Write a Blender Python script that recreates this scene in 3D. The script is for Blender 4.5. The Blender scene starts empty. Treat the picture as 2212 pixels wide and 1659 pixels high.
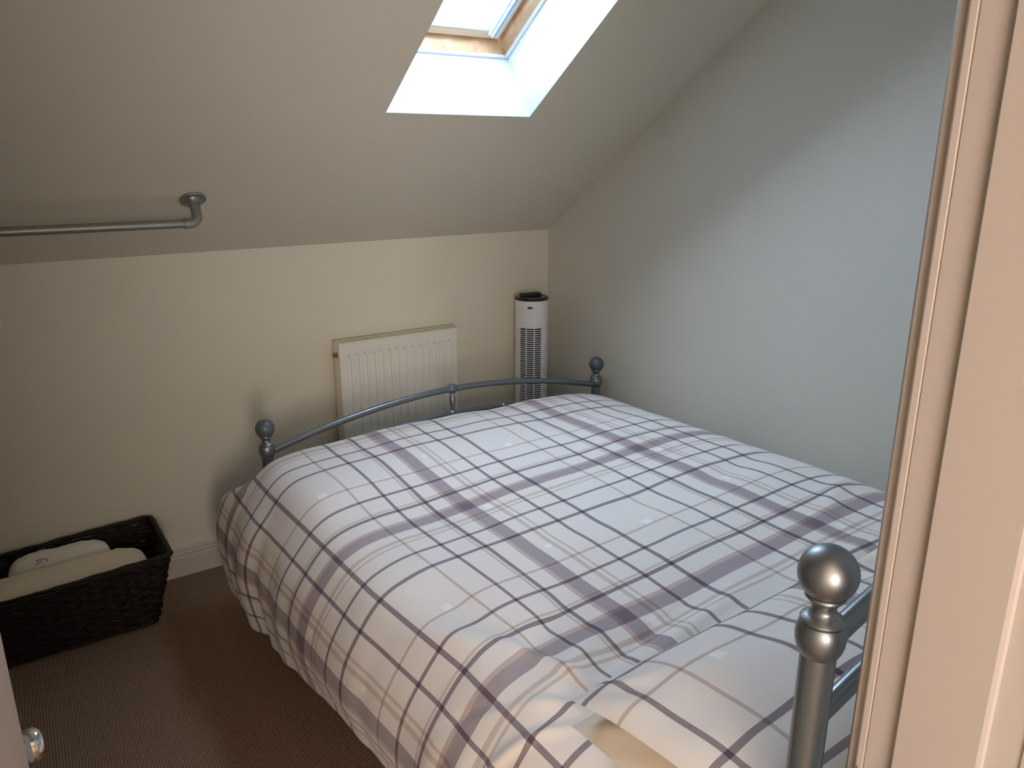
import bpy, bmesh, math, random
from mathutils import Vector, Matrix, noise
random.seed(4)
sc = bpy.context.scene
COL = sc.collection
PI = math.pi

# ------------------------------------------------------------------ camera
CAM = Vector((-2.333, -3.1152, 1.65))
yaw, pitch, roll = 0.59689, 0.28647, -0.0008
fw = Vector((math.sin(yaw)*math.cos(pitch), math.cos(yaw)*math.cos(pitch), -math.sin(pitch)))
rt = Vector((math.cos(yaw), -math.sin(yaw), 0)); up = rt.cross(fw)
r2 = rt*math.cos(roll)+up*math.sin(roll); u2 = -rt*math.sin(roll)+up*math.cos(roll)
cd = bpy.data.cameras.new('camera'); cam = bpy.data.objects.new('camera', cd); COL.objects.link(cam)
cd.sensor_width = 36; cd.lens = 36*1684.7/2212; cd.clip_start = 0.02
M = Matrix((r2, u2, -fw)).transposed().to_4x4(); M.translation = CAM
cam.matrix_world = M
sc.camera = cam

# ------------------------------------------------------------------ world, exposure, large lights
w = bpy.data.worlds.new('sky'); sc.world = w; w.use_nodes = True
bg = w.node_tree.nodes['Background']
bg.inputs[0].default_value = (0.62, 0.80, 1.0, 1); bg.inputs[1].default_value = 22.0
sc.cycles.max_bounces = 14; sc.cycles.diffuse_bounces = 10
sc.view_settings.view_transform = 'Standard'; sc.view_settings.look = 'None'
sc.view_settings.gamma = 1; sc.view_settings.use_curve_mapping = False
sc.view_settings.exposure = 0.42

TH = 0.6075; HK = 1.2965; DEP = 0.265      # roof pitch, knee wall height, roof build-up
ct, st = math.cos(TH), math.sin(TH)
def SL(x, s, n):                           # point in the slope's own frame
    return Vector((x, -s*ct+n*st, HK+s*st+n*ct))
slope_rot = Matrix((Vector((1,0,0)), Vector((0,-ct,st)), Vector((0,st,ct)))).transposed()

pl = bpy.data.lights.new('skylight_portal', 'AREA'); pl.shape = 'RECTANGLE'; pl.size = .56; pl.size_y = .94
pl.cycles.is_portal = True
po = bpy.data.objects.new('skylight_portal', pl); COL.objects.link(po)
mm = slope_rot.to_4x4() @ Matrix.Rotation(0, 4, 'X'); mm.translation = SL(-.8925, 1.31, .40); po.matrix_world = mm

hl = bpy.data.lights.new('hall_lamp', 'AREA'); hl.shape = 'DISK'; hl.size = .30; hl.energy = 2.5; hl.color = (1.0, .62, .36)
ho = bpy.data.objects.new('hall_lamp', hl); COL.objects.link(ho); ho.location = (-2.55, -3.75, 2.30)

wl = bpy.data.lights.new('hall_window_daylight', 'AREA'); wl.shape = 'RECTANGLE'; wl.size = 1.1; wl.size_y = 1.2; wl.energy = 56; wl.color = (1.0, .86, .76)
wo = bpy.data.objects.new('hall_window_daylight', wl); COL.objects.link(wo); wo.location = (-2.85, -4.86, 1.40); wo.rotation_euler = (PI/2, 0, 0)

# ------------------------------------------------------------------ materials
def nt(name, col=(.8,.8,.8), rough=.6, metal=0, spec=.5, coat=0):
    m = bpy.data.materials.new(name); m.use_nodes = True
    b = m.node_tree.nodes['Principled BSDF']
    b.inputs['Base Color'].default_value = (*col, 1); b.inputs['Roughness'].default_value = rough
    b.inputs['Metallic'].default_value = metal; b.inputs['Specular IOR Level'].default_value = spec
    b.inputs['Coat Weight'].default_value = coat
    return m, m.node_tree, b
def N(t, kind, **kw):
    n = t.nodes.new(kind)
    for k, v in kw.items():
        if isinstance(v, (int, float, tuple)) and k in n.inputs: n.inputs[k].default_value = v
        else: setattr(n, k, v)
    return n
def bumpnoise(t, b, scale, strength, dist=.002, coord='Object', detail=4):
    tc = N(t, 'ShaderNodeTexCoord'); no = N(t, 'ShaderNodeTexNoise', Scale=scale, Detail=float(detail))
    t.links.new(tc.outputs[coord], no.inputs['Vector'])
    bu = N(t, 'ShaderNodeBump', Strength=strength, Distance=dist)
    t.links.new(no.outputs['Fac'], bu.inputs['Height']); t.links.new(bu.outputs['Normal'], b.inputs['Normal'])
    return tc, no, bu
def mixcol(t, b, fac, c1, c2):
    mx = N(t, 'ShaderNodeMix', data_type='RGBA')
    mx.inputs[6].default_value = (*c1, 1); mx.inputs[7].default_value = (*c2, 1)
    t.links.new(fac, mx.inputs[0]); t.links.new(mx.outputs[2], b.inputs['Base Color']); return mx

def paint(name, c, rough=.75):
    m, t, b = nt(name, c, rough, spec=.25)
    tc, no, bu = bumpnoise(t, b, 260, .12, .0012)
    n2 = N(t, 'ShaderNodeTexNoise', Scale=2.2, Detail=3.0); t.links.new(tc.outputs['Object'], n2.inputs['Vector'])
    mixcol(t, b, n2.outputs['Fac'], tuple(x*.97 for x in c), tuple(min(1, x*1.03) for x in c))
    return m
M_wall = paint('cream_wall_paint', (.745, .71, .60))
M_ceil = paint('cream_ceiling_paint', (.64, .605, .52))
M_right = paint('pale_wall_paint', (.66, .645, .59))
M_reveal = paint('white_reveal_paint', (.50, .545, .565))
M_gloss, t, b = nt('white_gloss_wood_paint', (.56, .52, .49), .6, spec=.2); bumpnoise(t, b, 60, .05, .001)
M_jamb, t, b = nt('beige_painted_door_lining', (.43, .385, .368), .55, spec=.25); bumpnoise(t, b, 60, .05, .001)
M_white, _, _ = nt('white_enamel', (.80, .80, .74), .35)
M_radside, _, _ = nt('cream_enamel', (.80, .77, .66), .4)
M_dark, _, _ = nt('dark_void', (.02, .017, .012), .8)
M_brass, _, _ = nt('old_brass', (.35, .24, .12), .35, 1)
M_chrome, _, _ = nt('polished_chrome', (.72, .76, .80), .12, 1)
M_grey, t, b = nt('grey_painted_steel', (.20, .225, .25), .32, .7, coat=.2); bumpnoise(t, b, 90, .03, .001)
M_greyd, t, b = nt('grey_plastic_ball', (.11, .13, .155), .38, .2)
M_pewter, t, b = nt('pewter_metal', (.27, .29, .315), .42, .95); bumpnoise(t, b, 120, .04, .001)
M_pipe, t, b = nt('galvanised_pipe', (.34, .35, .33), .42, .85)
tc, no, bu = bumpnoise(t, b, 160, .15, .001)
M_black, _, _ = nt('black_plastic', (.012, .012, .013), .22)
M_blackm, _, _ = nt('black_matt_plastic', (.02, .02, .02), .6)
M_fan, _, _ = nt('white_plastic', (.78, .79, .82), .38)
M_alu, _, _ = nt('blind_aluminium', (.55, .66, .74), .35, .3)
M_bead, _, _ = nt('window_lining_white', (.55, .57, .62), .4)
M_chip, t, b = nt('bare_wood_chip', (.22, .12, .06), .8)
M_matt, t, b = nt('mattress_fabric', (.72, .70, .66), .9, spec=.1); bumpnoise(t, b, 300, .2)
M_thread, _, _ = nt('dark_embroidery_thread', (.05, .04, .05), .8)

# pine of the roof window
M_pine, t, b = nt('varnished_pine', (.65, .42, .22), .35)
tc = N(t, 'ShaderNodeTexCoord'); mp = N(t, 'ShaderNodeMapping'); mp.inputs['Scale'].default_value = (5, 5, 5)
t.links.new(tc.outputs['Object'], mp.inputs['Vector'])
no = N(t, 'ShaderNodeTexNoise', Scale=3.0, Detail=5.0, Distortion=.6); t.links.new(mp.outputs['Vector'], no.inputs['Vector'])
rp = N(t, 'ShaderNodeValToRGB'); t.links.new(no.outputs['Fac'], rp.inputs['Fac']); t.links.new(rp.outputs['Color'], b.inputs['Base Color'])
rp.color_ramp.elements[0].position = .30; rp.color_ramp.elements[0].color = (.40, .22, .11, 1)
rp.color_ramp.elements[1].position = .66; rp.color_ramp.elements[1].color = (.60, .40, .23, 1)
M_pine2, t, b = nt('pale_pine', (.60, .45, .31), .4); bumpnoise(t, b, 40, .05)

# glass
M_glass = bpy.data.materials.new('window_glass'); M_glass.use_nodes = True; t = M_glass.node_tree
t.nodes.remove(t.nodes['Principled BSDF'])
tr = N(t, 'ShaderNodeBsdfTransparent'); gl = N(t, 'ShaderNodeBsdfGlossy', Roughness=.02)
mx = N(t, 'ShaderNodeMixShader'); mx.inputs[0].default_value = .06; t.links.new(tr.outputs[0], mx.inputs[1]); t.links.new(gl.outputs[0], mx.inputs[2])
t.links.new(mx.outputs[0], t.nodes['Material Output'].inputs[0])

# ribbed carpet
M_carpet, t, b = nt('ribbed_brown_carpet', (.13, .085, .055), .95, spec=.05)
tc = N(t, 'ShaderNodeTexCoord')
wv = N(t, 'ShaderNodeTexWave', Scale=1.0, Distortion=.25, Detail=2.0); wv.bands_direction = 'X'
mp = N(t, 'ShaderNodeMapping'); mp.inputs['Scale'].default_value = (41, 41, 41)
mp.inputs['Rotation'].default_value = (0, 0, .03)
t.links.new(tc.outputs['Object'], mp.inputs['Vector']); t.links.new(mp.outputs['Vector'], wv.inputs['Vector'])
mp2 = N(t, 'ShaderNodeMapping'); mp2.inputs['Scale'].default_value = (130, 160, 130)
t.links.new(tc.outputs['Object'], mp2.inputs['Vector'])
no = N(t, 'ShaderNodeTexNoise', Scale=1.0, Detail=3.0); t.links.new(mp2.outputs['Vector'], no.inputs['Vector'])
n3 = N(t, 'ShaderNodeTexNoise', Scale=1.6, Detail=2.0); t.links.new(tc.outputs['Object'], n3.inputs['Vector'])
ma = N(t, 'ShaderNodeMath', operation='MULTIPLY_ADD'); ma.inputs[1].default_value = .75
t.links.new(no.outputs['Fac'], ma.inputs[0]); 
m5 = N(t, 'ShaderNodeMath', operation='MULTIPLY'); m5.inputs[1].default_value = .34; t.links.new(wv.outputs['Fac'], m5.inputs[0])
t.links.new(m5.outputs[0], ma.inputs[2])
rp = N(t, 'ShaderNodeValToRGB'); t.links.new(ma.outputs[0], rp.inputs['Fac'])
rp.color_ramp.elements[0].position = .22; rp.color_ramp.elements[0].color = (.125, .078, .050, 1)
rp.color_ramp.elements[1].position = .80; rp.color_ramp.elements[1].color = (.33, .215, .145, 1)
t.links.new(rp.outputs['Color'], b.inputs['Base Color'])
bu = N(t, 'ShaderNodeBump', Strength=.9, Distance=.004); t.links.new(ma.outputs[0], bu.inputs['Height']); t.links.new(bu.outputs['Normal'], b.inputs['Normal'])

# plaid cotton: stripes follow the cloth's own UV (metres); period .72 m both ways
PER = .688
STR = [(0, .043, 'W'), (-.0290, .015, 'f'), (.065, .013, 'g'), (.087, .009, 'g'), (.153, .013, 'd'), (.240, .013, 'd'),
       (.415, .008, 'f'), (.497, .0125, 'd'), (.576, .008, 'g'), (.592, .0125, 'd')]
CS = dict(W=(.50,.455,.51), d=(.36,.32,.37), f=(.72,.62,.60), g=(.78,.72,.69))
def plaid(name, base):
    m, t, b = nt(name, base, .85, spec=.15)
    b.inputs['Sheen Weight'].default_value = .1
    uv = N(t, 'ShaderNodeUVMap'); sp = N(t, 'ShaderNodeSeparateXYZ'); t.links.new(uv.outputs[0], sp.inputs[0])
    outs, fr_ = [], []
    for ax in (0, 1):
        d = N(t, 'ShaderNodeMath', operation='DIVIDE'); d.inputs[1].default_value = PER; t.links.new(sp.outputs[ax], d.inputs[0])
        a = N(t, 'ShaderNodeMath', operation='ADD'); a.inputs[1].default_value = 20.1; t.links.new(d.outputs[0], a.inputs[0])
        f = N(t, 'ShaderNodeMath', operation='FRACT'); t.links.new(a.outputs[0], f.inputs[0]); fr_.append(f)
        r = N(t, 'ShaderNodeValToRGB'); cr = r.color_ramp; cr.interpolation = 'CONSTANT'
        t.links.new(f.outputs[0], r.inputs['Fac'])
        segs = sorted(((c-wd/2)/PER+.1, (c+wd/2)/PER+.1, CS[k]) for c, wd, k in STR)
        cr.elements[0].position = 0; cr.elements[0].color = (1,1,1,1)
        cr.elements[1].position = .9999; cr.elements[1].color = (1,1,1,1)
        for lo, hi, c in segs:
            e = cr.elements.new(lo); e.color = (*c, 1)
            e = cr.elements.new(hi); e.color = (1,1,1,1)
        outs.append(r)
    mu = N(t, 'ShaderNodeMix', data_type='RGBA', blend_type='MULTIPLY'); mu.inputs[0].default_value = 1
    t.links.new(outs[0].outputs['Color'], mu.inputs[6]); t.links.new(outs[1].outputs['Color'], mu.inputs[7])
    prev = None
    for (cu, cv, hs) in ((.345, .40, .0125), (.050, .045, .014), (.052, .335, .010)):     # little pale squares
        ps = []
        for f, c in ((fr_[0], cu), (fr_[1], cv)):
            s = N(t, 'ShaderNodeMath', operation='COMPARE'); s.inputs[1].default_value = c/PER+.1; s.inputs[2].default_value = hs/PER
            t.links.new(f.outputs[0], s.inputs[0]); ps.append(s)
        q = N(t, 'ShaderNodeMath', operation='MULTIPLY'); t.links.new(ps[0].outputs[0], q.inputs[0]); t.links.new(ps[1].outputs[0], q.inputs[1])
        if prev:
            ad = N(t, 'ShaderNodeMath', operation='MAXIMUM'); t.links.new(prev.outputs[0], ad.inputs[0]); t.links.new(q.outputs[0], ad.inputs[1]); prev = ad
        else: prev = q
    bc = N(t, 'ShaderNodeMix', data_type='RGBA'); bc.inputs[6].default_value = (*base, 1); bc.inputs[7].default_value = (.84, .825, .84, 1)
    t.links.new(prev.outputs[0], bc.inputs[0])
    mu2 = N(t, 'ShaderNodeMix', data_type='RGBA', blend_type='MULTIPLY'); mu2.inputs[0].default_value = 1
    t.links.new(bc.outputs[2], mu2.inputs[6]); t.links.new(mu.outputs[2], mu2.inputs[7])
    t.links.new(mu2.outputs[2], b.inputs['Base Color'])
    bumpnoise(t, b, 9, .25, .012, detail=3)
    return m
M_plaid = plaid('plaid_cotton', (.76, .715, .70))
M_cream, t, b = nt('plain_cream_cotton', (.74, .67, .58), .9, spec=.1); bumpnoise(t, b, 14, .25, .01)
def terry(name, c):
    m, t, b = nt(name, c, 1, spec=.05); bumpnoise(t, b, 420, .8, .004, detail=2); b.inputs['Sheen Weight'].default_value = .3; return m
M_towel = terry('cream_terry', (.88, .76, .56)); M_towel2 = terry('white_terry', (.84, .83, .74))
M_wicker, t, b = nt('dark_stained_wicker', (.018, .010, .008), .5, spec=.3)
tc = N(t, 'ShaderNodeTexCoord'); no = N(t, 'ShaderNodeTexNoise', Scale=40.0, Detail=2.0); t.links.new(tc.outputs['Object'], no.inputs['Vector'])
mixcol(t, b, no.outputs['Fac'], (.006, .004, .003), (.024, .012, .009))

# ------------------------------------------------------------------ mesh helpers
def obj(name, bm, mat, parent=None, smooth=True, angle=40):
    me = bpy.data.meshes.new(name); bmesh.ops.recalc_face_normals(bm, faces=bm.faces)
    bm.to_mesh(me); bm.free()
    for m in (mat if isinstance(mat, (list, tuple)) else [mat]): me.materials.append(m)
    if smooth:
        me.shade_smooth() if hasattr(me, 'shade_smooth') else None
        me.set_sharp_from_angle(angle=math.radians(angle))
    o = bpy.data.objects.new(name, me); COL.objects.link(o)
    if parent:
        o.parent = parent; o.matrix_parent_inverse = pinv(parent)
    return o
def pinv(p):
    bpy.context.view_layer.update(); return p.matrix_world.inverted()
def thing(name, label, cat, loc=(0,0,0), group=None):
    o = bpy.data.objects.new(name, None); o.empty_display_size = .1; COL.objects.link(o); o.location = loc
    tag(o, label, cat, group); return o
def tag(o, label, cat, group=None):
    o['label'] = label; o['category'] = cat
    if group: o['group'] = group
    return o
def struct(name, bm, m, label=None, cat=None, **k):
    o = obj(name, bm, m, **k); o['kind'] = 'structure'
    if label: o['label'] = label
    if cat: o['category'] = cat
    return o
def box(bm, a, b, mi=0):
    vs = [bm.verts.new((x, y, z)) for x in (a[0], b[0]) for y in (a[1], b[1]) for z in (a[2], b[2])]
    for f in ((0,1,3,2),(4,6,7,5),(0,4,5,1),(2,3,7,6),(0,2,6,4),(1,5,7,3)):
        fc = bm.faces.new([vs[i] for i in f]); fc.material_index = mi
    return vs
def boxm(bm, a, b, fn, mi=0):
    vs = box(bm, a, b, mi)
    for v in vs: v.co = fn(*v.co)
    return vs
def bev(bm, w, seg=2):
    bmesh.ops.bevel(bm, geom=list(bm.edges), offset=w, segments=seg, affect='EDGES', profile=.6)
def lathe(bm, prof, c=(0,0,0), n=40, mat=None, cap=True, mi=0):
    rings = []
    M_ = mat or Matrix.Identity(3)
    for r, z in prof:
        if r < 1e-6: rings.append([bm.verts.new(Vector(c)+M_@Vector((0,0,z)))]); continue
        rings.append([bm.verts.new(Vector(c)+M_@Vector((r*math.cos(2*PI*i/n), r*math.sin(2*PI*i/n), z))) for i in range(n)])
    for A, B in zip(rings, rings[1:]):
        for i in range(n):
            j = (i+1) % n
            if len(A) == 1 and len(B) == 1: continue
            if len(A) == 1: f = bm.faces.new((A[0], B[j], B[i]))
            elif len(B) == 1: f = bm.faces.new((A[i], A[j], B[0]))
            else: f = bm.faces.new((A[i], A[j], B[j], B[i]))
            f.material_index = mi
    if cap:
        for R in (rings[0], rings[-1]):
            if len(R) > 1: bm.faces.new(R).material_index = mi
def tube(bm, pts, r, n=16, cap=True, closed=False, mi=0, upv=Vector((0,0,1))):
    pts = [Vector(p) for p in pts]; K = len(pts); rings = []
    for i, p in enumerate(pts):
        a = pts[(i-1) % K] if (closed or i > 0) else p; b_ = pts[(i+1) % K] if (closed or i < K-1) else p
        t_ = (b_-a).normalized(); u = upv
        if abs(t_.dot(u)) > .95: u = Vector((0,1,0))
        s = t_.cross(u).normalized(); v = s.cross(t_)
        rr = r[i] if isinstance(r, (list, tuple)) else r
        rings.append([bm.verts.new(p+s*rr*math.cos(2*PI*k/n)+v*rr*math.sin(2*PI*k/n)) for k in range(n)])
    prs = list(zip(rings, rings[1:])) + ([(rings[-1], rings[0])] if closed else [])
    for A, B in prs:
        for k in range(n):
            bm.faces.new((A[k], A[(k+1) % n], B[(k+1) % n], B[k])).material_index = mi
    if cap and not closed: bm.faces.new(rings[0]); bm.faces.new(rings[-1])
def sphere(bm, c, r, n=40, sq=1.0):
    lathe(bm, [(r*math.sin(PI*i/24), -r*sq*math.cos(PI*i/24)) for i in range(25)], c, n)
def ext(bm, poly, z0, z1, mi=0):                    # polygon in xy extruded in z
    a = [bm.verts.new((x, y, z0)) for x, y in poly]; b_ = [bm.verts.new((x, y, z1)) for x, y in poly]
    bm.faces.new(a); bm.faces.new(b_)
    for i in range(len(poly)):
        j = (i+1) % len(poly); bm.faces.new((a[i], a[j], b_[j], b_[i])).material_index = mi
def extx(bm, poly, x0, x1):                         # polygon in yz extruded in x
    a = [bm.verts.new((x0, y, z)) for y, z in poly]; b_ = [bm.verts.new((x1, y, z)) for y, z in poly]
    bm.faces.new(a); bm.faces.new(b_)
    for i in range(len(poly)):
        j = (i+1) % len(poly); bm.faces.new((a[i], a[j], b_[j], b_[i]))
def cr(pts, q, per=None):                           # Catmull-Rom through 2-D points, parameter 0..len-1
    n = len(pts); i = min(int(q), n-2); f = q-i
    P = [Vector(pts[max(0, min(n-1, i+k))]) for k in (-1, 0, 1, 2)]
    return .5*((2*P[1])+(-P[0]+P[2])*f+(2*P[0]-5*P[1]+4*P[2]-P[3])*f*f+(-P[0]+3*P[1]-3*P[2]+P[3])*f**3)
NB = bmesh.new

# ------------------------------------------------------------------ room shell
XL, YD, YH = -3.35, -2.752, -2.90        # left wall, room face and hall face of the door wall
ZC = 2.36; SC = (ZC-HK)/st; YC = -SC*ct
bm = NB(); box(bm, (XL-.1, -4.9, -.1), (.12, .14, 0)); struct('floor', bm, M_carpet, 'brown ribbed carpet covering the bedroom floor', 'carpet', smooth=False)
bm = NB(); box(bm, (XL-.1, 0, 0), (.12, .14, HK)); struct('wall_back', bm, M_wall, 'low cream knee wall behind the radiator and tower fan', 'wall', smooth=False)
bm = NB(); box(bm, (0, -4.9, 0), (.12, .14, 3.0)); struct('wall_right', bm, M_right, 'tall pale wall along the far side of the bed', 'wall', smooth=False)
bm = NB(); box(bm, (XL-.1, -4.9, 0), (XL, .14, 3.0)); struct('wall_left', bm, M_wall, 'side wall of the room outside the frame', 'wall', smooth=False)
HX0, HX1, HS0, HS1 = -1.18, -.607, .842, 1.80
bm = NB()
for a, b_ in (((XL-.1, -.02), (HX0, SC+.12)), ((HX1, -.02), (.12, SC+.12)), ((HX0, -.02), (HX1, HS0)), ((HX0, HS1), (HX1, SC+.12))):
    boxm(bm, (a[0], a[1], 0), (b_[0], b_[1], DEP), SL)
bmesh.ops.remove_doubles(bm, verts=bm.verts, dist=1e-4)
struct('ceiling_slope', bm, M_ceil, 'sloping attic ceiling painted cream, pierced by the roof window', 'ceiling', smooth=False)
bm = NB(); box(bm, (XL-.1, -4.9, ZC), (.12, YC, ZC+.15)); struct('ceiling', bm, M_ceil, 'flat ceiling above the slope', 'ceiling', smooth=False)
# door wall, hall
LX, RX = -2.351, -1.643
bm = NB()
box(bm, (XL, YH, 0), (LX-.03, YD, ZC)); box(bm, (RX+.03, YH, 0), (0, YD, ZC)); box(bm, (LX-.03, YH, 2.05), (RX+.03, YD, ZC))
struct('wall_front', bm, M_wall, 'wall round the doorway the view looks through', 'wall', smooth=False)
bm = NB(); box(bm, (XL-.1, -5.0, 0), (.12, -4.9, ZC+.15)); struct('wall_hall', bm, M_wall, 'far hall wall behind the viewpoint', 'wall', smooth=False)

# skirting
def skirt(bm, x0, x1):
    extx(bm, [(0,0),(-.019,0),(-.019,.082),(-.016,.086),(-.0165,.098),(-.0125,.103),(-.0135,.112),(-.009,.119),(0,.122)], x0, x1)
bm = NB(); skirt(bm, XL, -.001); struct('baseboard_back', bm, M_gloss, 'white moulded skirting board below the knee wall', 'skirting board', angle=25)
bm = NB()
extx(bm, [(0,0),(-.019,0),(-.019,.082),(-.016,.086),(-.0165,.098),(-.0125,.103),(-.0135,.112),(-.009,.119),(0,.122)], 0, 2.72)
bmesh.ops.rotate(bm, verts=bm.verts, cent=(0,0,0), matrix=Matrix.Rotation(-PI/2, 3, 'Z'))
bmesh.ops.translate(bm, verts=bm.verts, vec=(-.0005, -.02, 0))
struct('baseboard_right', bm, M_gloss, 'white skirting board hidden behind the bed', 'skirting board', angle=25)

# door frame: moulded lining each side, stop bead, architraves
fr_ = thing('door_frame', 'pale painted doorway lining with moulded edge, nearest at the right', 'door frame', (RX, YH, 0)); fr_['kind'] = 'structure'; fr_.name = 'trim_1'
bm = NB()
ext(bm, [(RX+.03, YD), (RX+.003, YD), (RX+.0008, YD-.001), (RX, YD-.003), (RX+.0003, YD-.0085), (RX+.0016, YD-.0098), (RX+.0003, YD-.011),
         (RX+.0003, YD-.0395), (RX-.0045, YD-.0400), (RX-.0060, YD-.0420), (RX-.0060, YD-.1150), (RX-.0045, YD-.1185), (RX-.0015, YD-.1200), (RX-.0008, YD-.1260), (RX, YH), (RX+.03, YH)], 0, 2.05)
o = obj('right_lining', bm, M_jamb, fr_, angle=12)
bm = NB()
ext(bm, [(LX-.03, YD), (LX-.003, YD), (LX, YD-.003), (LX, YD-.038), (LX+.0005, YD-.042), (LX+.0005, YD-.11), (LX, YD-.114), (LX, YH), (LX-.03, YH)], 0, 2.05)
obj('left_lining', bm, M_jamb, fr_, angle=12)
bm = NB(); box(bm, (LX-.03, YH, 2.05), (RX+.03, YD, 2.08)); obj('head_lining', bm, M_jamb, fr_, smooth=False)
def archi(x0, sgn, y, sy):
    return [(x0, y), (x0, y+sy*.010), (x0+sgn*.004, y+sy*.014), (x0+sgn*.012, y+sy*.012), (x0+sgn*.018, y+sy*.016), (x0+sgn*.060, y+sy*.019), (x0+sgn*.066, y+sy*.016), (x0+sgn*.066, y)]
for nm, x0, s_, y, sy in (('architrave', RX+.007, 1, YD, 1), ('architrave', LX-.007, -1, YD, 1), ('architrave', RX-.002, 1, YH, -1), ('architrave', LX-.007, -1, YH, -1)):
    bm = NB(); ext(bm, archi(x0, s_, y, sy), 0, 2.11); obj(nm, bm, M_jamb, fr_, angle=30)
bm = NB()                                         # chipped edge of the lining
pts = [(0,0), (.0035,.002), (.006,-.006), (.0085,-.012), (.012,-.016), (.010,-.019), (.005,-.015), (.002,-.008)]
zc_ = 1.021
a = [bm.verts.new((RX-.0007, YD-.001-u, zc_+v)) for u, v in pts]; b_ = [bm.verts.new((RX+.004, YD-.001-u, zc_+v)) for u, v in pts]
bm.faces.new(a); bm.faces.new(b_)
for i in range(len(pts)):
    j = (i+1) % len(pts); bm.faces.new((a[i], a[j], b_[j], b_[i]))
o = obj('paint_chip', bm, M_chip, fr_, smooth=False); o['label'] = 'brown chipped patch in the paint'

# the door, opened into the room behind the left lining
dr = bpy.data.objects.new('door_1', None); COL.objects.link(dr); dr['kind'] = 'structure'
dr['label'] = 'open door swung behind the left jamb, showing only its chrome knob'; dr['category'] = 'door'
dr.location = (LX-.010, YD+.004, 0); dr.rotation_euler = (0, 0, math.radians(5.0))
bm = NB(); box(bm, (-.036, .0, .008), (0, .70, 2.03)); bev(bm, .002); 
def local(bm, name, m, parent, **k):
    me_o = obj(name, bm, m, None, **k); me_o.parent = parent; return me_o
local(bm, 'door_panel', M_gloss, dr)
RY = Matrix.Rotation(PI/2, 3, 'Y')
bm = NB()
lathe(bm, [(.024,0),(.024,.004),(.021,.007),(.010,.009),(.009,.020),(.012,.026),(.0185,.031),(.0215,.038),(.021,.046),(.016,.052),(.008,.0545),(0,.055)], (.0, .643, .938), 40, RY)
local(bm, 'door_knob', M_chrome, dr)
bm = NB(); box(bm, (0, .622, .83), (.0035, .664, .99)); bev(bm, .0012)
o = local(bm, 'backplate', M_chrome, dr)

# ------------------------------------------------------------------ roof window
wn = bpy.data.objects.new('window_1', None); COL.objects.link(wn); wn['kind'] = 'structure'; wn.location = SL(-.893, HS0, 0)
wn['label'] = 'pine framed roof window set deep in the sloping ceiling'; wn['category'] = 'window'
def ring(bm, a, b_, n0, n1):                       # rectangular ring between two insets, possibly splayed: list of (inset, depth)
    pass
def rloop(bm, prof, e=0):
    """prof: (inset from the opening edge, depth) pairs swept round the opening, mitred"""
    loops = []
    for ins, dpt in prof:
        c = [(HX0+ins, HS0+ins), (HX1-ins, HS0+ins), (HX1-ins, HS1-ins), (HX0+ins, HS1-ins)]
        loops.append([bm.verts.new(SL(x, s, dpt)) for x, s in c])
    for A, B in zip(loops, loops[1:]+loops[:1]):
        for i in range(4):
            bm.faces.new((A[i], A[(i+1) % 4], B[(i+1) % 4], B[i]))
bm = NB(); rloop(bm, [(0, .0005), (.003, 0), (.004, .004), (.004, .262), (0, .262)]); obj('window_reveal', bm, M_reveal, wn, angle=30)
bm = NB(); rloop(bm, [(.004, .248), (.012, .249), (.014, .254), (.013, .262), (.004, .262)]); obj('reveal_bead', bm, M_bead, wn, angle=30)
bm = NB(); rloop(bm, [(-.03, .262), (.013, .262), (.020, .278), (.028, .306), (.028, .36), (-.03, .36)]); obj('window_frame', bm, M_pine, wn, angle=30)
bm = NB(); rloop(bm, [(.035, .350), (.036, .310), (.040, .306), (.066, .306), (.069, .309), (.069, .36), (.035, .36)]); obj('sash', bm, M_pine2, wn, angle=30)
bm = NB(); rloop(bm, [(.069, .309), (.074, .307), (.105, .330), (.106, .36), (.069, .36)]); obj('glazing_bead', bm, M_bead, wn, angle=30)
bm = NB(); boxm(bm, (HX0+.09, HS0+.09, .343), (HX1-.09, HS1-.09, .349), SL); obj('pane', bm, M_glass, wn, smooth=False)
for x0, sg in ((HX1-.068, -1), (HX0+.068, 1)):
    bm = NB()
    pr = [(0, .300), (.002, .284), (.010, .282), (.012, .290), (.017, .290), (.019, .283), (.024, .283), (.026, .292), (.031, .292), (.033, .300)]
    A = [bm.verts.new(SL(x0+sg*u, HS0+.066, d)) for u, d in pr]; B = [bm.verts.new(SL(x0+sg*u, HS1-.07, d)) for u, d in pr]
    bm.faces.new(A); bm.faces.new(B)
    for i in range(len(pr)):
        j = (i+1) % len(pr); bm.faces.new((A[i], A[j], B[j], B[i]))
    obj('blind_rail', bm, M_alu, wn, angle=25)

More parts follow.
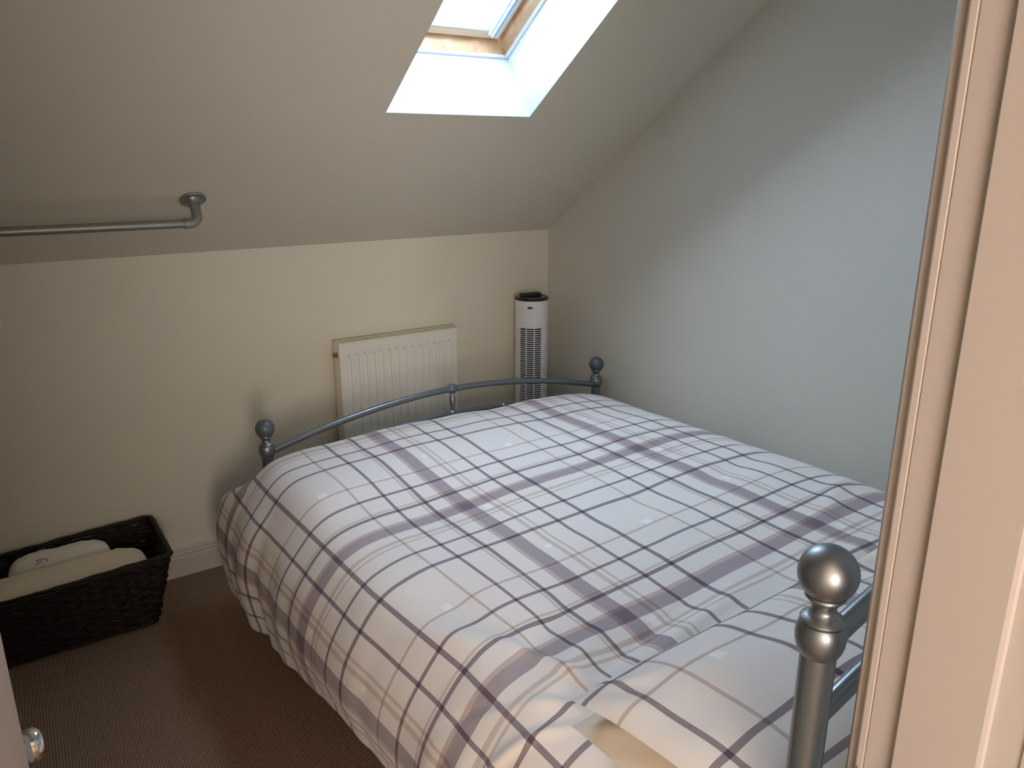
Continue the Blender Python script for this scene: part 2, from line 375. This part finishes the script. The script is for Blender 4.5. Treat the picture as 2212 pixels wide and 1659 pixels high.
# ------------------------------------------------------------------ hanging rail (pipe)
rail = thing('clothes_rail', 'grey steel pipe clothes rail fixed to the sloping ceiling', 'clothes rail', SL(-1.70, .37, 0))
off = .092
RS = .370
bm = NB(); tube(bm, [SL(-3.0, RS, -off), SL(-2.4, RS, -off), SL(-1.750, RS, -off)], .0145, 24); obj('rail_pipe', bm, M_pipe, rail)
NS = Matrix((Vector((1,0,0)), Vector((0,ct,-st)), Vector((0,-st,-ct)))).transposed()   # local z points down into the room
for xe, sg in ((-1.712, 1), (-3.04, -1)):
    bm = NB()
    lathe(bm, [(0,0),(.041,0),(.043,.0015),(.043,.005),(.041,.007),(.026,.0075),(.024,.010),(.022,.013),(.020,.020),(.0185,.021)], SL(xe, RS, 0), 40, NS)
    for k in range(4):
        an = k*PI/2+.5; lathe(bm, [(.004,.0065),(.004,.009),(0,.0098)], SL(xe+.033*math.cos(an), RS+.033*math.sin(an), 0), 12, NS)
    obj('wall_flange', bm, M_pipe, rail)
    bm = NB(); pts = [SL(xe, RS, -.012), SL(xe, RS, -.059)]
    for k in range(1, 9):
        an = k/8*PI/2; pts.append(SL(xe-sg*.03*(1-math.cos(an)), RS, -.062-.030*math.sin(an)))
    pts.append(SL(xe-sg*.045, RS, -off))
    tube(bm, pts, .0165, 24); tube(bm, [SL(xe-sg*.040, RS, -off), SL(xe-sg*.047, RS, -off)], .0185, 24)
    tube(bm, [SL(xe, RS, -.014), SL(xe, RS, -.030)], .0185, 24)
    obj('elbow', bm, M_pipe, rail)

# small white fitting at the left edge of the view
bm = NB(); lathe(bm, [(0,0),(.028,0),(.028,.006),(.020,.014),(.010,.016),(0,.016)], (-2.334, 0, 1.105), 32, Matrix.Rotation(PI/2, 3, 'X'))
tag(obj('wall_sensor', bm, M_white), 'small round white fitting on the knee wall at the left edge', 'wall fitting')

# ------------------------------------------------------------------ radiator
rad = thing('radiator', 'white panel radiator mounted on the knee wall behind the bed foot', 'radiator', (-.871, -.065, .29))
X0, X1, ZB, ZT, YF = -1.151, -.591, .30, .890, -.100
bm = NB(); NX, NZ = 280, 60
pitch_ = (X1-X0-.04)/14; chw = .016
def dpt(x, z):
    u = ((x-(X0+.02)) % pitch_); e = min(abs(u-pitch_*.5-chw/2), abs(u-pitch_*.5+chw/2))
    inx = abs(u-pitch_*.5) < chw/2 and X0+.02 < x < X1-.02
    zt = min((ZT-.048-z)/.010, (z-ZB-.048)/.010)
    zz = max(0, min(1, zt))
    s = max(0, min(1, (chw/2-abs(u-pitch_*.5))/.0025)) if inx else 0
    return .0075*zz*s
zs = [ZB+(ZT-ZB)*j/NZ for j in range(NZ+1)]; zs += [ZT-.048+k*.0025 for k in range(-5, 3)]; zs = sorted(set(round(z, 5) for z in zs))
G = [[bm.verts.new((X0+(X1-X0)*i/NX, YF+dpt(X0+(X1-X0)*i/NX, z), z)) for i in range(NX+1)] for z in zs]
for j in range(len(zs)-1):
    for i in range(NX): bm.faces.new((G[j][i], G[j][i+1], G[j+1][i+1], G[j+1][i]))
back = [bm.verts.new((x, YF+.012, z)) for x, z in ((X0, ZB), (X1, ZB), (X1, ZT), (X0, ZT))]
bm.faces.new(back)
bm.faces.new(G[0]+[back[1], back[0]]); bm.faces.new(G[-1][::-1]+[back[3], back[2]][::-1][::-1])
bm.faces.new([g[0] for g in G]+[back[3], back[0]]); bm.faces.new([g[-1] for g in G]+[back[2], back[1]])
obj('front_panel', bm, M_white, rad, angle=28)
bm = NB(); box(bm, (X0+.012, -.045, ZB), (X1-.012, -.034, ZT-.004)); bev(bm, .003); obj('rear_panel', bm, M_white, rad)
bm = NB()
for k in range(24):
    x = X0+.03+k*(X1-X0-.06)/23; box(bm, (x-.001, YF+.013, ZB+.03), (x+.001, -.046, ZT-.03))
obj('convector_fins', bm, M_radside, rad, smooth=False)
bm = NB(); yb = -.030; yf = YF-.001; z1 = ZT+.004           # top grille: slotted plate
box(bm, (X0-.002, yf, ZT-.006), (X1+.002, yf+.012, z1)); box(bm, (X0-.002, yb-.010, ZT-.006), (X1+.002, yb, z1))
NSL = 34; sp_ = (X1-X0-.03)/NSL
for k in range(NSL+1):
    x = X0+.015+k*sp_; hw = sp_*.27
    if k == 0: box(bm, (X0-.002, yf+.012, ZT-.006), (x+hw, yb-.010, z1))
    elif k == NSL: box(bm, (x-hw, yf+.012, ZT-.006), (X1+.002, yb-.010, z1))
    else: box(bm, (x-hw, yf+.012, ZT-.004), (x+hw, yb-.010, z1))
obj('top_grille', bm, M_radside, rad, smooth=False)
for x in (X0-.003, X1-.001):
    bm = NB(); box(bm, (x, YF+.001, ZB+.01), (x+.004, -.030, ZT+.004)); bev(bm, .001); obj('side_panel', bm, M_radside, rad)
bm = NB(); lathe(bm, [(.013,0),(.013,.003),(.0105,.004),(.0105,.012),(.008,.014),(.008,.017),(.004,.018),(.004,.012),(0,.012)], (X0-.003, -.072, ZT-.050), 6, Matrix.Rotation(-PI/2, 3, 'Y'))
obj('bleed_valve', bm, M_brass, rad, angle=20)
bm = NB()
bm.free()
for x in (X0+.06, X1-.06):
    bm = NB(); tube(bm, [(x, -.065, ZB+.005), (x, -.065, .0)], .0075, 16); obj('pipe', bm, M_radside, rad)
for x in (X0+.12, X1-.12):
    bm = NB(); box(bm, (x-.015, -.034, ZB+.08), (x+.015, -.0005, ZT-.08)); obj('bracket', bm, M_radside, rad)

# ------------------------------------------------------------------ tower fan
FX, FY, FR = -.188, -.126, .079; FT = .990
fan = thing('tower_fan', 'white tower fan with black top standing in the room corner', 'fan', (FX, FY, 0))
fa = math.atan2(CAM.y-FY, CAM.x-FX)-.08           # grille turned toward the doorway
gh = .76; GZ0, GZ1 = .30, .862; FB = .07
bm = NB(); NT = 120; PZ = .0103; nz = int((FT-FB)/PZ)*4
def frad(z):
    k = ((GZ1-z)/PZ) % 1.0; return FR-(.0022 if k < .22 else 0)
Gf = []
for j in range(nz+1):
    z = FT-(FT-FB)*j/nz
    Gf.append([bm.verts.new((FX+frad(z)*math.cos(fa+2*PI*i/NT), FY+frad(z)*math.sin(fa+2*PI*i/NT), z)) for i in range(NT)])
for j in range(nz):
    zc2 = FT-(FT-FB)*(j+.5)/nz
    for i in range(NT):
        an = (2*PI*(i+.5)/NT+PI) % (2*PI)-PI
        if abs(an) < gh and GZ0 < zc2 < GZ1: continue
        bm.faces.new((Gf[j][i], Gf[j][(i+1) % NT], Gf[j+1][(i+1) % NT], Gf[j+1][i]))
bmesh.ops.delete(bm, geom=[v for v in bm.verts if not v.link_faces], context='VERTS')
obj('housing', bm, M_fan, fan, angle=50)
bm = NB(); nr = int((GZ1-GZ0)/PZ)
def fp(an, r, z): return Vector((FX+r*math.cos(fa+an), FY+r*math.sin(fa+an), z))
for k in range(nr+1):
    z = GZ1-k*PZ
    for r0, r1, za, zb in ((FR-.007, FR-.0003, z-.0017, z+.0017),):
        pr = [(r0, za), (r1, za), (r1, zb), (r0, zb)]; m_ = 18; prev = None
        for i in range(m_+1):
            an = -gh+2*gh*i/m_; cur = [bm.verts.new(fp(an, r, zz)) for r, zz in pr]
            if prev:
                for q in range(4): bm.faces.new((prev[q], prev[(q+1) % 4], cur[(q+1) % 4], cur[q]))
            prev = cur
for an in (-gh, -gh/3, gh/3, gh):
    vs = [bm.verts.new(fp(an+da, r, z)) for z in (GZ0, GZ1) for da, r in ((-.022, FR-.008), (.022, FR-.008), (.022, FR), (-.022, FR))]
    for f in ((0,1,2,3),(4,5,6,7),(0,1,5,4),(1,2,6,5),(2,3,7,6),(3,0,4,7)): bm.faces.new([vs[i] for i in f])
obj('grille', bm, M_fan, fan, angle=30)
bm = NB(); lathe(bm, [(.058, GZ0-.02), (.058, GZ1+.02)], (FX, FY, 0), 48); obj('dark_duct', bm, M_dark, fan)
bm = NB(); lathe(bm, [(FR+.001, 0), (FR+.0025, .004), (FR+.0025, .009), (FR-.002, .013), (.062, .0145), (.058, .0115), (0, .0115)], (FX, FY, FT), 64); obj('top_cap', bm, M_black, fan, angle=35)
bm = NB(); vs = [bm.verts.new(fp(an, r, z)) for z in (FT-.035, FT-.026) for an, r in ((-.15, FR-.004), (.13, FR-.004), (.13, FR+.0012), (-.15, FR+.0012))]
for v in vs: pass
for f in ((0,1,2,3),(4,5,6,7),(0,1,5,4),(1,2,6,5),(2,3,7,6),(3,0,4,7)): bm.faces.new([vs[i] for i in f])
obj('display_window', bm, M_black, fan, smooth=False)
bm = NB(); lathe(bm, [(.13, 0), (.13, .012), (.12, .022), (.085, .032), (.07, .045), (.068, .08)], (FX, FY, 0.0), 64); obj('base', bm, M_fan, fan, angle=35)
bm = NB(); box(bm, (-.050, -.018, 0), (.050, .018, .016)); bev(bm, .004, 3)
for i in range(3):
    for j in range(2): lathe(bm, [(.005,.015),(.005,.0172),(0,.0178)], (-.03+i*.025, -.007+j*.014, 0), 12)
rc = obj('remote_control', bm, M_blackm); rc.location = (FX-.002, FY+.006, FT+.0112); rc.rotation_euler = (0, math.radians(0), math.radians(-8))
tag(rc, 'black remote control lying on top of the white tower fan', 'remote control')

# ------------------------------------------------------------------ bed frame
bed = thing('bed_frame', 'grey metal bed frame with ball finials and arched end rails', 'bed', (-.84, -1.58, 0))
BXL, BXR, BYF, BYH = -1.598, -.083, -.490, -2.668
def post(x, y, zball, name='post'):
    p = None
    bm = NB(); lathe(bm, [(.0205, 0.0), (.0205, zball-.10)], (x, y, 0), 40)
    p = obj(name, bm, M_grey, bed)
    b0 = zball-.079                                # lower ball centre
    bm = NB()
    lathe(bm, [(.0200, b0-.026), (.0222, b0-.0235), (.0255, b0-.017), (.0278, b0-.009), (.0285, b0), (.0280, b0+.007), (.0262, b0+.013), (.0240, b0+.0165)], (x, y, 0), 48, cap=True)
    obj('post_bulb', bm, M_pewter, p)
    bm = NB()
    lathe(bm, [(.0215, b0+.0165), (.0215, b0+.018), (.0248, b0+.0185), (.0252, b0+.0205), (.0240, b0+.0225), (.0190, b0+.0250), (.0172, b0+.0265), (.0176, b0+.0280), (.0150, b0+.0300), (.0140, b0+.0335), (.0140, b0+.0380), (.0152, b0+.0405), (.0158, b0+.0425), (.0175, b0+.0440), (.0230, b0+.0500), (.0225, b0+.0530)], (x, y, 0), 48)
    obj('collar', bm, M_pewter, p)
    bm = NB(); sphere(bm, (x, y, zball), .0335, 48); o = obj('ball_finial', bm, M_greyd if zball < .9 else M_pewter, p)
    return p
for x, y, z in ((BXL-.001, BYF, .727), (BXR, BYF, .732), (BXL, BYH, 1.197), (BXR, BYH, 1.197)): post(x, y, z)
XM = (BXL+BXR)/2
def arch(x, z0, h): u = (x-XM)/((BXR-BXL)/2); return z0+h*(1-abs(u)**1.9)
def arcpts(y, z0, h, n=60): return [(BXL+(BXR-BXL)*i/n, y, arch(BXL+(BXR-BXL)*i/n, z0, h)) for i in range(n+1)]
def spindle(x, y, za, zb, name='spindle'):
    L = zb-za; bm = NB()
    lathe(bm, [(.006, 0), (.007, L*.10), (.010, L*.28), (.0125, L*.48), (.0118, L*.62), (.008, L*.82), (.006, L)], (x, y, za), 24); return obj(name, bm, M_pewter, bed)
def knob(x, y, z, r=.0205, m=None):
    bm = NB(); lathe(bm, [(r*.62, -r*.95), (r*.9, -r*.6), (r, 0), (r*.9, r*.6), (r*.6, r*.9), (0, r)], (x, y, z), 32, Matrix.Rotation(PI/2, 3, 'Y')); return obj('rail_joint', bm, m or M_greyd, bed)
for y, z0, h, r, zl in ((BYF, .634, .110, .0125, .30), (BYH, 1.098, .125, .0135, .62)):
    bm = NB(); tube(bm, arcpts(y, z0, h), r, 20); obj('top_rail', bm, M_grey, bed)
    bm = NB(); tube(bm, arcpts(y, z0-.104, h), r*.9, 20); obj('middle_rail', bm, M_grey, bed)
    bm = NB(); tube(bm, [(BXL, y, zl), (BXR, y, zl)], .014, 20); obj('bottom_rail', bm, M_grey, bed)
    knob(XM, y, arch(XM, z0, h)); knob(XM, y, arch(XM, z0-.104, h), .0165, M_pewter)
    spindle(XM, y, arch(XM, z0-.104, h)+.010, arch(XM, z0, h)-.010)
    for dx in (-.50, -.25, .25, .50):
        zt = arch(XM+dx, z0-.104, h); knob(XM+dx, y, zt, .0155, M_pewter)
        bm = NB(); tube(bm, [(XM+dx, y, zl), (XM+dx, y, zt)], .006, 16); obj('spindle', bm, M_grey, bed)
for x in (BXL, BXR):
    bm = NB(); box(bm, (x-.014, BYH, .27), (x+.014, BYF, .33)); bev(bm, .003); obj('side_rail', bm, M_grey, bed)
for k in range(12):
    y = BYH+.10+k*(BYF-BYH-.2)/11; bm = NB(); box(bm, (BXL+.014, y-.035, .318), (BXR-.014, y+.035, .332)); obj('slat', bm, M_pine, bed, smooth=False)

# mattress
bm = NB(); box(bm, (-1.575, -2.61, .334), (-.105, -.555, .575)); bev(bm, .035, 4)
tag(obj('mattress', bm, M_matt), 'thick pale mattress on the bed frame, hidden under the duvet', 'mattress')

# ------------------------------------------------------------------ duvet
SEC = [(-1.752,.130),(-1.762,.210),(-1.770,.300),(-1.773,.385),(-1.757,.460),(-1.720,.530),(-1.660,.601),(-1.590,.636),(-1.50,.650),(-1.37,.652),(-1.262,.655),(-1.05,.666),(-.80,.679),(-.58,.689),(-.38,.694),(-.26,.684),(-.16,.655),(-.085,.606),(-.035,.54),(-.020,.46)]
NS_ = 340
raw = [cr(SEC, (len(SEC)-1)*i/4000) for i in range(4001)]
arc = [0]
for a, b_ in zip(raw, raw[1:]): arc.append(arc[-1]+(b_-a).length)
ia = min(range(4001), key=lambda i: abs(raw[i].x+1.262)); A0 = arc[ia]
def umap(s):                                        # cloth coordinate from the distance along the section
    d = s-A0
    return -1.262+(d if d > 0 else (1.1*d if d > -.405 else -.4455+(d+.405)))
secs = []; k = 0
for i in range(NS_+1):
    s = arc[-1]*i/NS_
    while k < 3999 and arc[k+1] < s: k += 1
    f = (s-arc[k])/max(1e-9, arc[k+1]-arc[k]); p = raw[k].lerp(raw[k+1], f); tg = (raw[k+1]-raw[k]).normalized()
    secs.append((p, Vector((-tg.y, tg.x)), umap(s)))       # outward normal (up on top, left on the side)
NV = 330; VL = 2.22
def duvet_pt(i, j):
    p, n, u = secs[i]; top = max(0, min(1, (p.y-.48)/.15)) if p.x < -1.2 else 1
    top = top*top*(3-2*top)
    yend = -.395*(1-top)+(-.507)*top; rad_ = .16*(1-top)+.18*top; q = 2.6
    dmx = .075*(1-top)+.27*top
    # rows: v = distance from the foot end; first part rounds over
    v = VL*j/NV
    La = rad_*1.35
    if v < La:
        a = (1-v/La)*PI/2; cy = abs(math.cos(PI/2-a))**(2/q); cz = abs(math.cos(a))**(2/q)
        y = yend-rad_+rad_*cy; d = dmx*(1-cz)
    else: y = yend-rad_-(v-La); d = 0
    x = p.x-n.x*d; z = p.y-n.y*d
    vv = -(y if v >= La else (yend-rad_+(La-v)))
    side = 1-top
    # soft, large-scale puffiness and creases
    P = Vector((u*1.0, vv, 0))
    h = .010*noise.noise(P*2.3+Vector((3.1, 1.7, 0)))+.004*noise.noise(P*6+Vector((9, 2, 0)))
    cz_ = math.sin((vv*1.0-u*.55)*11+2.5*noise.noise(P*2))
    h += .0035*cz_*max(0, noise.noise(P*1.4+Vector((5, 5, 5)))+.15)
    # gathers running down the drape toward the hem
    hem = max(0, min(1, (-1.62-u)/.38))
    h += hem*side*(.0045*math.sin(vv*17+5*noise.noise(Vector((vv*2.2, u*.7, 2))))+.0035*math.sin(vv*41+4*noise.noise(Vector((vv*5, u, 7)))))*(.35+1.6*max(0, noise.noise(Vector((vv*1.7, 4, 1)))+.2))
    # pinched creases near the pillow corner and along the pillow front
    for (cx_, cy_, ang, L_, wd, am) in CREASE:
        dx, dy = x-cx_, y-cy_; a_ = dx*math.cos(ang)+dy*math.sin(ang); b2 = -dx*math.sin(ang)+dy*math.cos(ang)
        h += am*math.exp(-(a_/L_)**2-(b2/wd)**2)
    # duvet sags lower toward the foot at the hem
    lift = 0; wf = max(0, min(1, (-1.30-p.x)/.38)); wf = wf*wf*(3-2*wf)
    x += wf*((-.026 if vv < .8 else -.026*(1.5-vv)/.7) if vv < 1.5 else min(.035, (vv-1.5)*.09))
    fd = max(0, min(1, (1.35-vv)/.5)); fd = fd*fd*(3-2*fd)*top
    for (xa, ha), (xb, hb) in zip(FB_, FB_[1:]):
        if xa <= p.x <= xb: f_ = (p.x-xa)/(xb-xa); f_ = f_*f_*(3-2*f_); h += fd*(ha+(hb-ha)*f_)
    low = max(0, min(1, (.36-p.y)/.2)) if p.x < -1.6 else 0
    lift = low*(.025+.105*max(0, min(1, (vv-.75)/.7)))
    if p.x < -1.2:
        fd = max(0, min(1, (1.35-vv)/.4)); h += 0
    return Vector((x+n.x*h, y, z+n.y*h+lift)), (u, vv)
FB_ = [(-1.70, .0), (-1.58, .026), (-1.25, .034), (-.95, .018), (-.60, .0), (-.30, -.020), (-.12, -.022), (0, -.01)]
CREASE = [(-1.52, -2.02, 1.9, .16, .018, .012), (-1.60, -2.10, 2.25, .13, .013, .010), (-1.68, -2.12, 2.5, .12, .011, .009), (-1.66, -2.02, 2.2, .10, .010, -.009),
          (-1.42, -2.03, .35, .16, .03, .012), (-1.45, -1.93, .5, .14, .03, -.010), (-1.15, -2.10, .15, .18, .022, .012), (-1.25, -2.06, .2, .16, .02, -.010),
          (-1.62, -1.82, 1.9, .12, .03, .010), (-1.56, -1.70, 1.7, .14, .04, -.008), (-.70, -2.14, .1, .2, .03, .010), (-.45, -1.6, .2, .25, .05, -.008),
          (-.35, -1.9, .4, .18, .03, .010), (-1.0, -1.6, .1, .35, .06, -.006)]
me = bpy.data.meshes.new('duvet'); V = []; UVs = []
for j in range(NV+1):
    for i in range(NS_+1):
        p, uv = duvet_pt(i, j); V.append(p); UVs.append(uv)
Fs = [(j*(NS_+1)+i, j*(NS_+1)+i+1, (j+1)*(NS_+1)+i+1, (j+1)*(NS_+1)+i) for j in range(NV) for i in range(NS_)]
Fs = [f[::-1] for f in Fs]
me.from_pydata(V, [], Fs); uvl = me.uv_layers.new(name='UVMap')
for lp in me.loops:
    u, v = UVs[lp.vertex_index]; uvl.data[lp.index].uv = (u+1.262, v-1.30)
me.shade_smooth(); me.materials.append(M_plaid)
dv = bpy.data.objects.new('duvet', me); COL.objects.link(dv)
so = dv.modifiers.new('thickness', 'SOLIDIFY'); so.thickness = .022; so.offset = -1
tag(dv, 'pale duvet with grey, mauve and beige check stripes draped over the bed', 'duvet')

# ------------------------------------------------------------------ pillows
def pillow(name, cx_, cy_, w_, h_, zlo, zhi, rot, tilt, label, mats, uvf, seed, group=None, sag=.0, bow=.045, zm=None):
    n1, n2 = 90, 64; bm = NB(); uvn = bm.loops.layers.uv.new('UVMap'); grid = {}; R = Matrix.Rotation(rot, 3, 'Z')
    zm = zm or (zlo+zhi)/2-.004
    for sd in (0, 1):
        for j in range(n2+1):
            for i in range(n1+1):
                a, b2 = -1+2*i/n1, -1+2*j/n2
                if sd and (i in (0, n1) or j in (0, n2)): grid[sd, i, j] = grid[0, i, j]; continue
                ea, eb = abs(a), abs(b2)
                th_ = (max(0, 1-ea**3.2))**.62*(max(0, 1-eb**3.0))**.62
                # sides bow inward between the pointed corners
                px = a*w_/2*(1-bow*(1-eb**2)*ea**2); py = b2*h_/2*(1-.05*(1-ea**2)*eb**2)
                P = Vector((px, py, seed))
                wr = .008*noise.noise(P*5)+.004*noise.noise(P*11)
                cdist = math.hypot((1-ea)*w_/2, (1-eb)*h_/2); cang = math.atan2((1-eb)*h_, (1-ea)*w_)
                wr += .005*math.sin(cang*9+seed+(a > 0)*2+(b2 > 0))*math.exp(-((cdist-.09)/.06)**2)
                edge = max(ea, eb)
                pk = .004*math.sin((a*w_+b2*h_)*60+seed)*max(0, (edge-.72)/.28)*(1-max(0, (edge-.97)/.03))
                z = (zhi-zm)*th_+wr*th_*1.5 if sd == 0 else -(zm-zlo)*th_+wr*th_*.5
                z += tilt*b2*h_/2+(-.012*(ea*eb)**3) + sag*eb**2*(b2 > 0)
                q = R @ Vector((px, py, 0)); grid[sd, i, j] = bm.verts.new((cx_+q.x, cy_+q.y, zm+z))
    for sd in (0, 1):
        for j in range(n2):
            for i in range(n1):
                vs = [grid[sd, i, j], grid[sd, i+1, j], grid[sd, i+1, j+1], grid[sd, i, j+1]]
                if sd: vs.reverse()
                f = bm.faces.new(vs); f.material_index = sd
                for lp in f.loops:
                    lp[uvn].uv = uvf(lp.vert.co.x, lp.vert.co.y, lp.vert.co.z)
    o = obj(name, bm, mats, smooth=True, angle=80)
    return tag(o, label, 'pillow', group)
pu = lambda x, y, z: (.415-(x+1.47), .415+(y+2.35))
pillow('pillow', -1.215, -2.437, .79, .405, .662, .766, 0, -.04, 'plain cream pillow, lower one of the near pair below the check pillow', [M_cream, M_cream], pu, 3.3, bow=-.02, zm=.714)
pillow('pillow', -1.218, -2.4385, .79, .410, .770, .842, .01, -.10, 'check striped pillow on top of the near pair, beside the large ball finial', [M_plaid, M_cream], pu, 7.7, bow=.02, zm=.784)
pillow('pillow', -.425, -2.455, .68, .385, .668, .766, 0, -.04, 'plain cream pillow, lower one of the far pair next to the wall', [M_cream, M_cream], pu, 13.3, zm=.716)
pillow('pillow', -.455, -2.445, .70, .395, .770, .850, 0, -.09, 'pillow on top of the far pair, mostly hidden by the doorway', [M_cream, M_plaid], lambda x, y, z: (x, -y), 17.7, zm=.798)

# ------------------------------------------------------------------ wicker basket
bk = thing('wicker_basket', 'dark brown wicker basket holding rolled towels beside the knee wall', 'basket', (-2.30, -.20, 0))
def brect(z):      # outline corners at height z
    f = z/.29
    return (-2.60-.03*f, -1.992+.060*f, -.325-.080*f, -.052+.030*f)   # x0,x1,yf,yb
def bpath(z, n, off_):
    x0, x1, yf, yb = brect(z); c = .03
    x0 += off_; x1 -= off_; yf += off_; yb -= off_
    pts = []
    L = [((x0+c, yf), (x1-c, yf)), ((x1, yf+c), (x1, yb-c)), ((x1-c, yb), (x0+c, yb)), ((x0, yb-c), (x0, yf+c))]
    cen = [(x1-c, yf+c, -PI/2), (x1-c, yb-c, 0), (x0+c, yb-c, PI/2), (x0+c, yf+c, PI)]
    for (a, b2), (cx_, cy_, a0) in zip(L, cen):
        dist = math.hypot(b2[0]-a[0], b2[1]-a[1]); m_ = max(2, int(dist/.0075))
        nx, ny = (b2[1]-a[1])/dist, -(b2[0]-a[0])/dist
        for i in range(m_): pts.append((a[0]+(b2[0]-a[0])*i/m_, a[1]+(b2[1]-a[1])*i/m_, nx, ny))
        for i in range(4): an = a0+PI/2*i/4; pts.append((cx_+c*math.cos(an), cy_+c*math.sin(an), math.cos(an), math.sin(an)))
    return pts
bm = NB(); zc3 = .012; row = 0
while zc3 < .268:
    pts = bpath(zc3, 0, .006); out = []; s = 0; ph = (row//2)*PI
    rr = .0046+.0008*random.random(); amp = .0036
    for i, (x, y, nx, ny) in enumerate(pts):
        if i: s += math.hypot(x-pts[i-1][0], y-pts[i-1][1])
        o_ = amp*math.sin(s/.038*PI+ph)+.0012*math.sin(s*90+row*3)
        out.append((x+nx*o_, y+ny*o_, zc3*(1+(x+2.2)*.12)+.0012*math.sin(s*37+row)))
    tube(bm, out, rr, 6, closed=True); zc3 += .0088; row += 1
pz = bpath(0, 0, .006)
for k in range(0, len(pz), 4):                    # upright stakes
    x, y, nx, ny = pz[k]; pt = bpath(.27, 0, .006)
    kk = int(k*len(pt)/len(pz)); x2, y2 = pt[kk][0], pt[kk][1]
    tube(bm, [(x, y, .004), ((x+x2)/2, (y+y2)/2, .137), (x2, y2, .275)], .003, 6)
obj('woven_body', bm, M_wicker, bk, angle=60)
bm = NB(); x0, x1, yf, yb = brect(0.01); box(bm, (x0+.012, yf+.012, .003), (x1-.012, yb-.012, .012)); obj('base', bm, M_wicker, bk, smooth=False)
bm = NB()
for q, (dz, do) in enumerate(((.277, .001), (.284, .004), (.289, -.001), (.2875, .006), (.282, -.004), (.290, .0025))):
    pts = bpath(.285, 0, .004); out = []; s = 0
    for i, (x, y, nx, ny) in enumerate(pts):
        if i: s += math.hypot(x-pts[i-1][0], y-pts[i-1][1])
        o_ = -do+.0012*math.sin(s*60+q*1.3); out.append((x+nx*o_, y+ny*o_, dz+(x+2.2)*.035+.0012*math.cos(s*60+q*1.3)+.0022*math.sin(s*11+.4*q)))
    tube(bm, out, .0046, 8, closed=True)
obj('braided_rim', bm, M_wicker, bk, angle=60)

def softbox(name, c, half, e1, e2, mat, rot=0, seed=1, folds=(), tilt=0):
    bm = NB(); n1, n2 = 84, 44; rows = []
    sg = lambda v, e: math.copysign(abs(v)**e, v)
    R = Matrix.Rotation(rot, 3, 'Z') @ Matrix.Rotation(tilt, 3, 'Y')
    for j in range(n2+1):
        ph = -PI/2+PI*j/n2; r_ = []
        for i in range(n1):
            an = 2*PI*i/n1
            x = sg(math.cos(ph), e1)*sg(math.cos(an), e2); y = sg(math.sin(an), e2)*sg(math.cos(ph), e1); z = sg(math.sin(ph), e1)
            P = Vector((x*half[0], y*half[1], z*half[2])); d = 1+.06*noise.noise(P*14+Vector((seed, 0, 0)))+.025*noise.noise(P*40)
            for fx, am in folds: d -= am*math.exp(-((P.x-fx)/.006)**2)
            P = Vector((P.x*(1+.02*noise.noise(P*9)), P.y*d, P.z*d)); r_.append(bm.verts.new(Vector(c)+R@P))
        rows.append(r_)
    for A, B in zip(rows, rows[1:]):
        for i in range(n1): bm.faces.new((A[i], A[(i+1) % n1], B[(i+1) % n1], B[i]))
    bmesh.ops.remove_doubles(bm, verts=bm.verts, dist=1e-5)
    return obj(name, bm, mat, angle=180)
t1 = softbox('folded_towel', (-2.272, -.228, .165), (.276, .092, .097), .42, .32, M_towel, .03, 2.0, ((.150, .035), (.172, .03)))
tag(t1, 'long cream towel roll lying along the front of the wicker basket', 'towel', 'towels in the basket')
t2 = softbox('folded_towel', (-2.262, -.098, .174), (.165, .036, .112), .5, .4, M_towel2, .02, 5.0)
tag(t2, 'whiter rolled towel with dark stitched mark, behind the cream roll', 'towel', 'towels in the basket')
bm = NB()                                          # stitched mark
from mathutils.bvhtree import BVHTree
bvh = BVHTree.FromPolygons([v.co for v in t2.data.vertices], [p.vertices[:] for p in t2.data.polygons])
def st_(pts, r=.0011):                             # stitches follow the towel's own surface
    out = []
    for a, b_ in zip(pts, pts[1:]):
        for k in range(6):
            u, v = a[0]+(b_[0]-a[0])*k/6, a[1]+(b_[1]-a[1])*k/6
            h = bvh.find_nearest(Vector((-2.342+u*1.1, -.150+.6*v, .264+v*1.2)))[0]; out.append(h)
    tube(bm, out, r, 6)
st_([(0,0),(.012,.001),(.004,.012),(.018,.014)]); st_([(.016,.002),(.019,.013),(.030,.014),(.036,.007),(.030,.002)])
obj('stitched_mark', bm, M_thread, t2)['label'] = 'dark stitched mark'
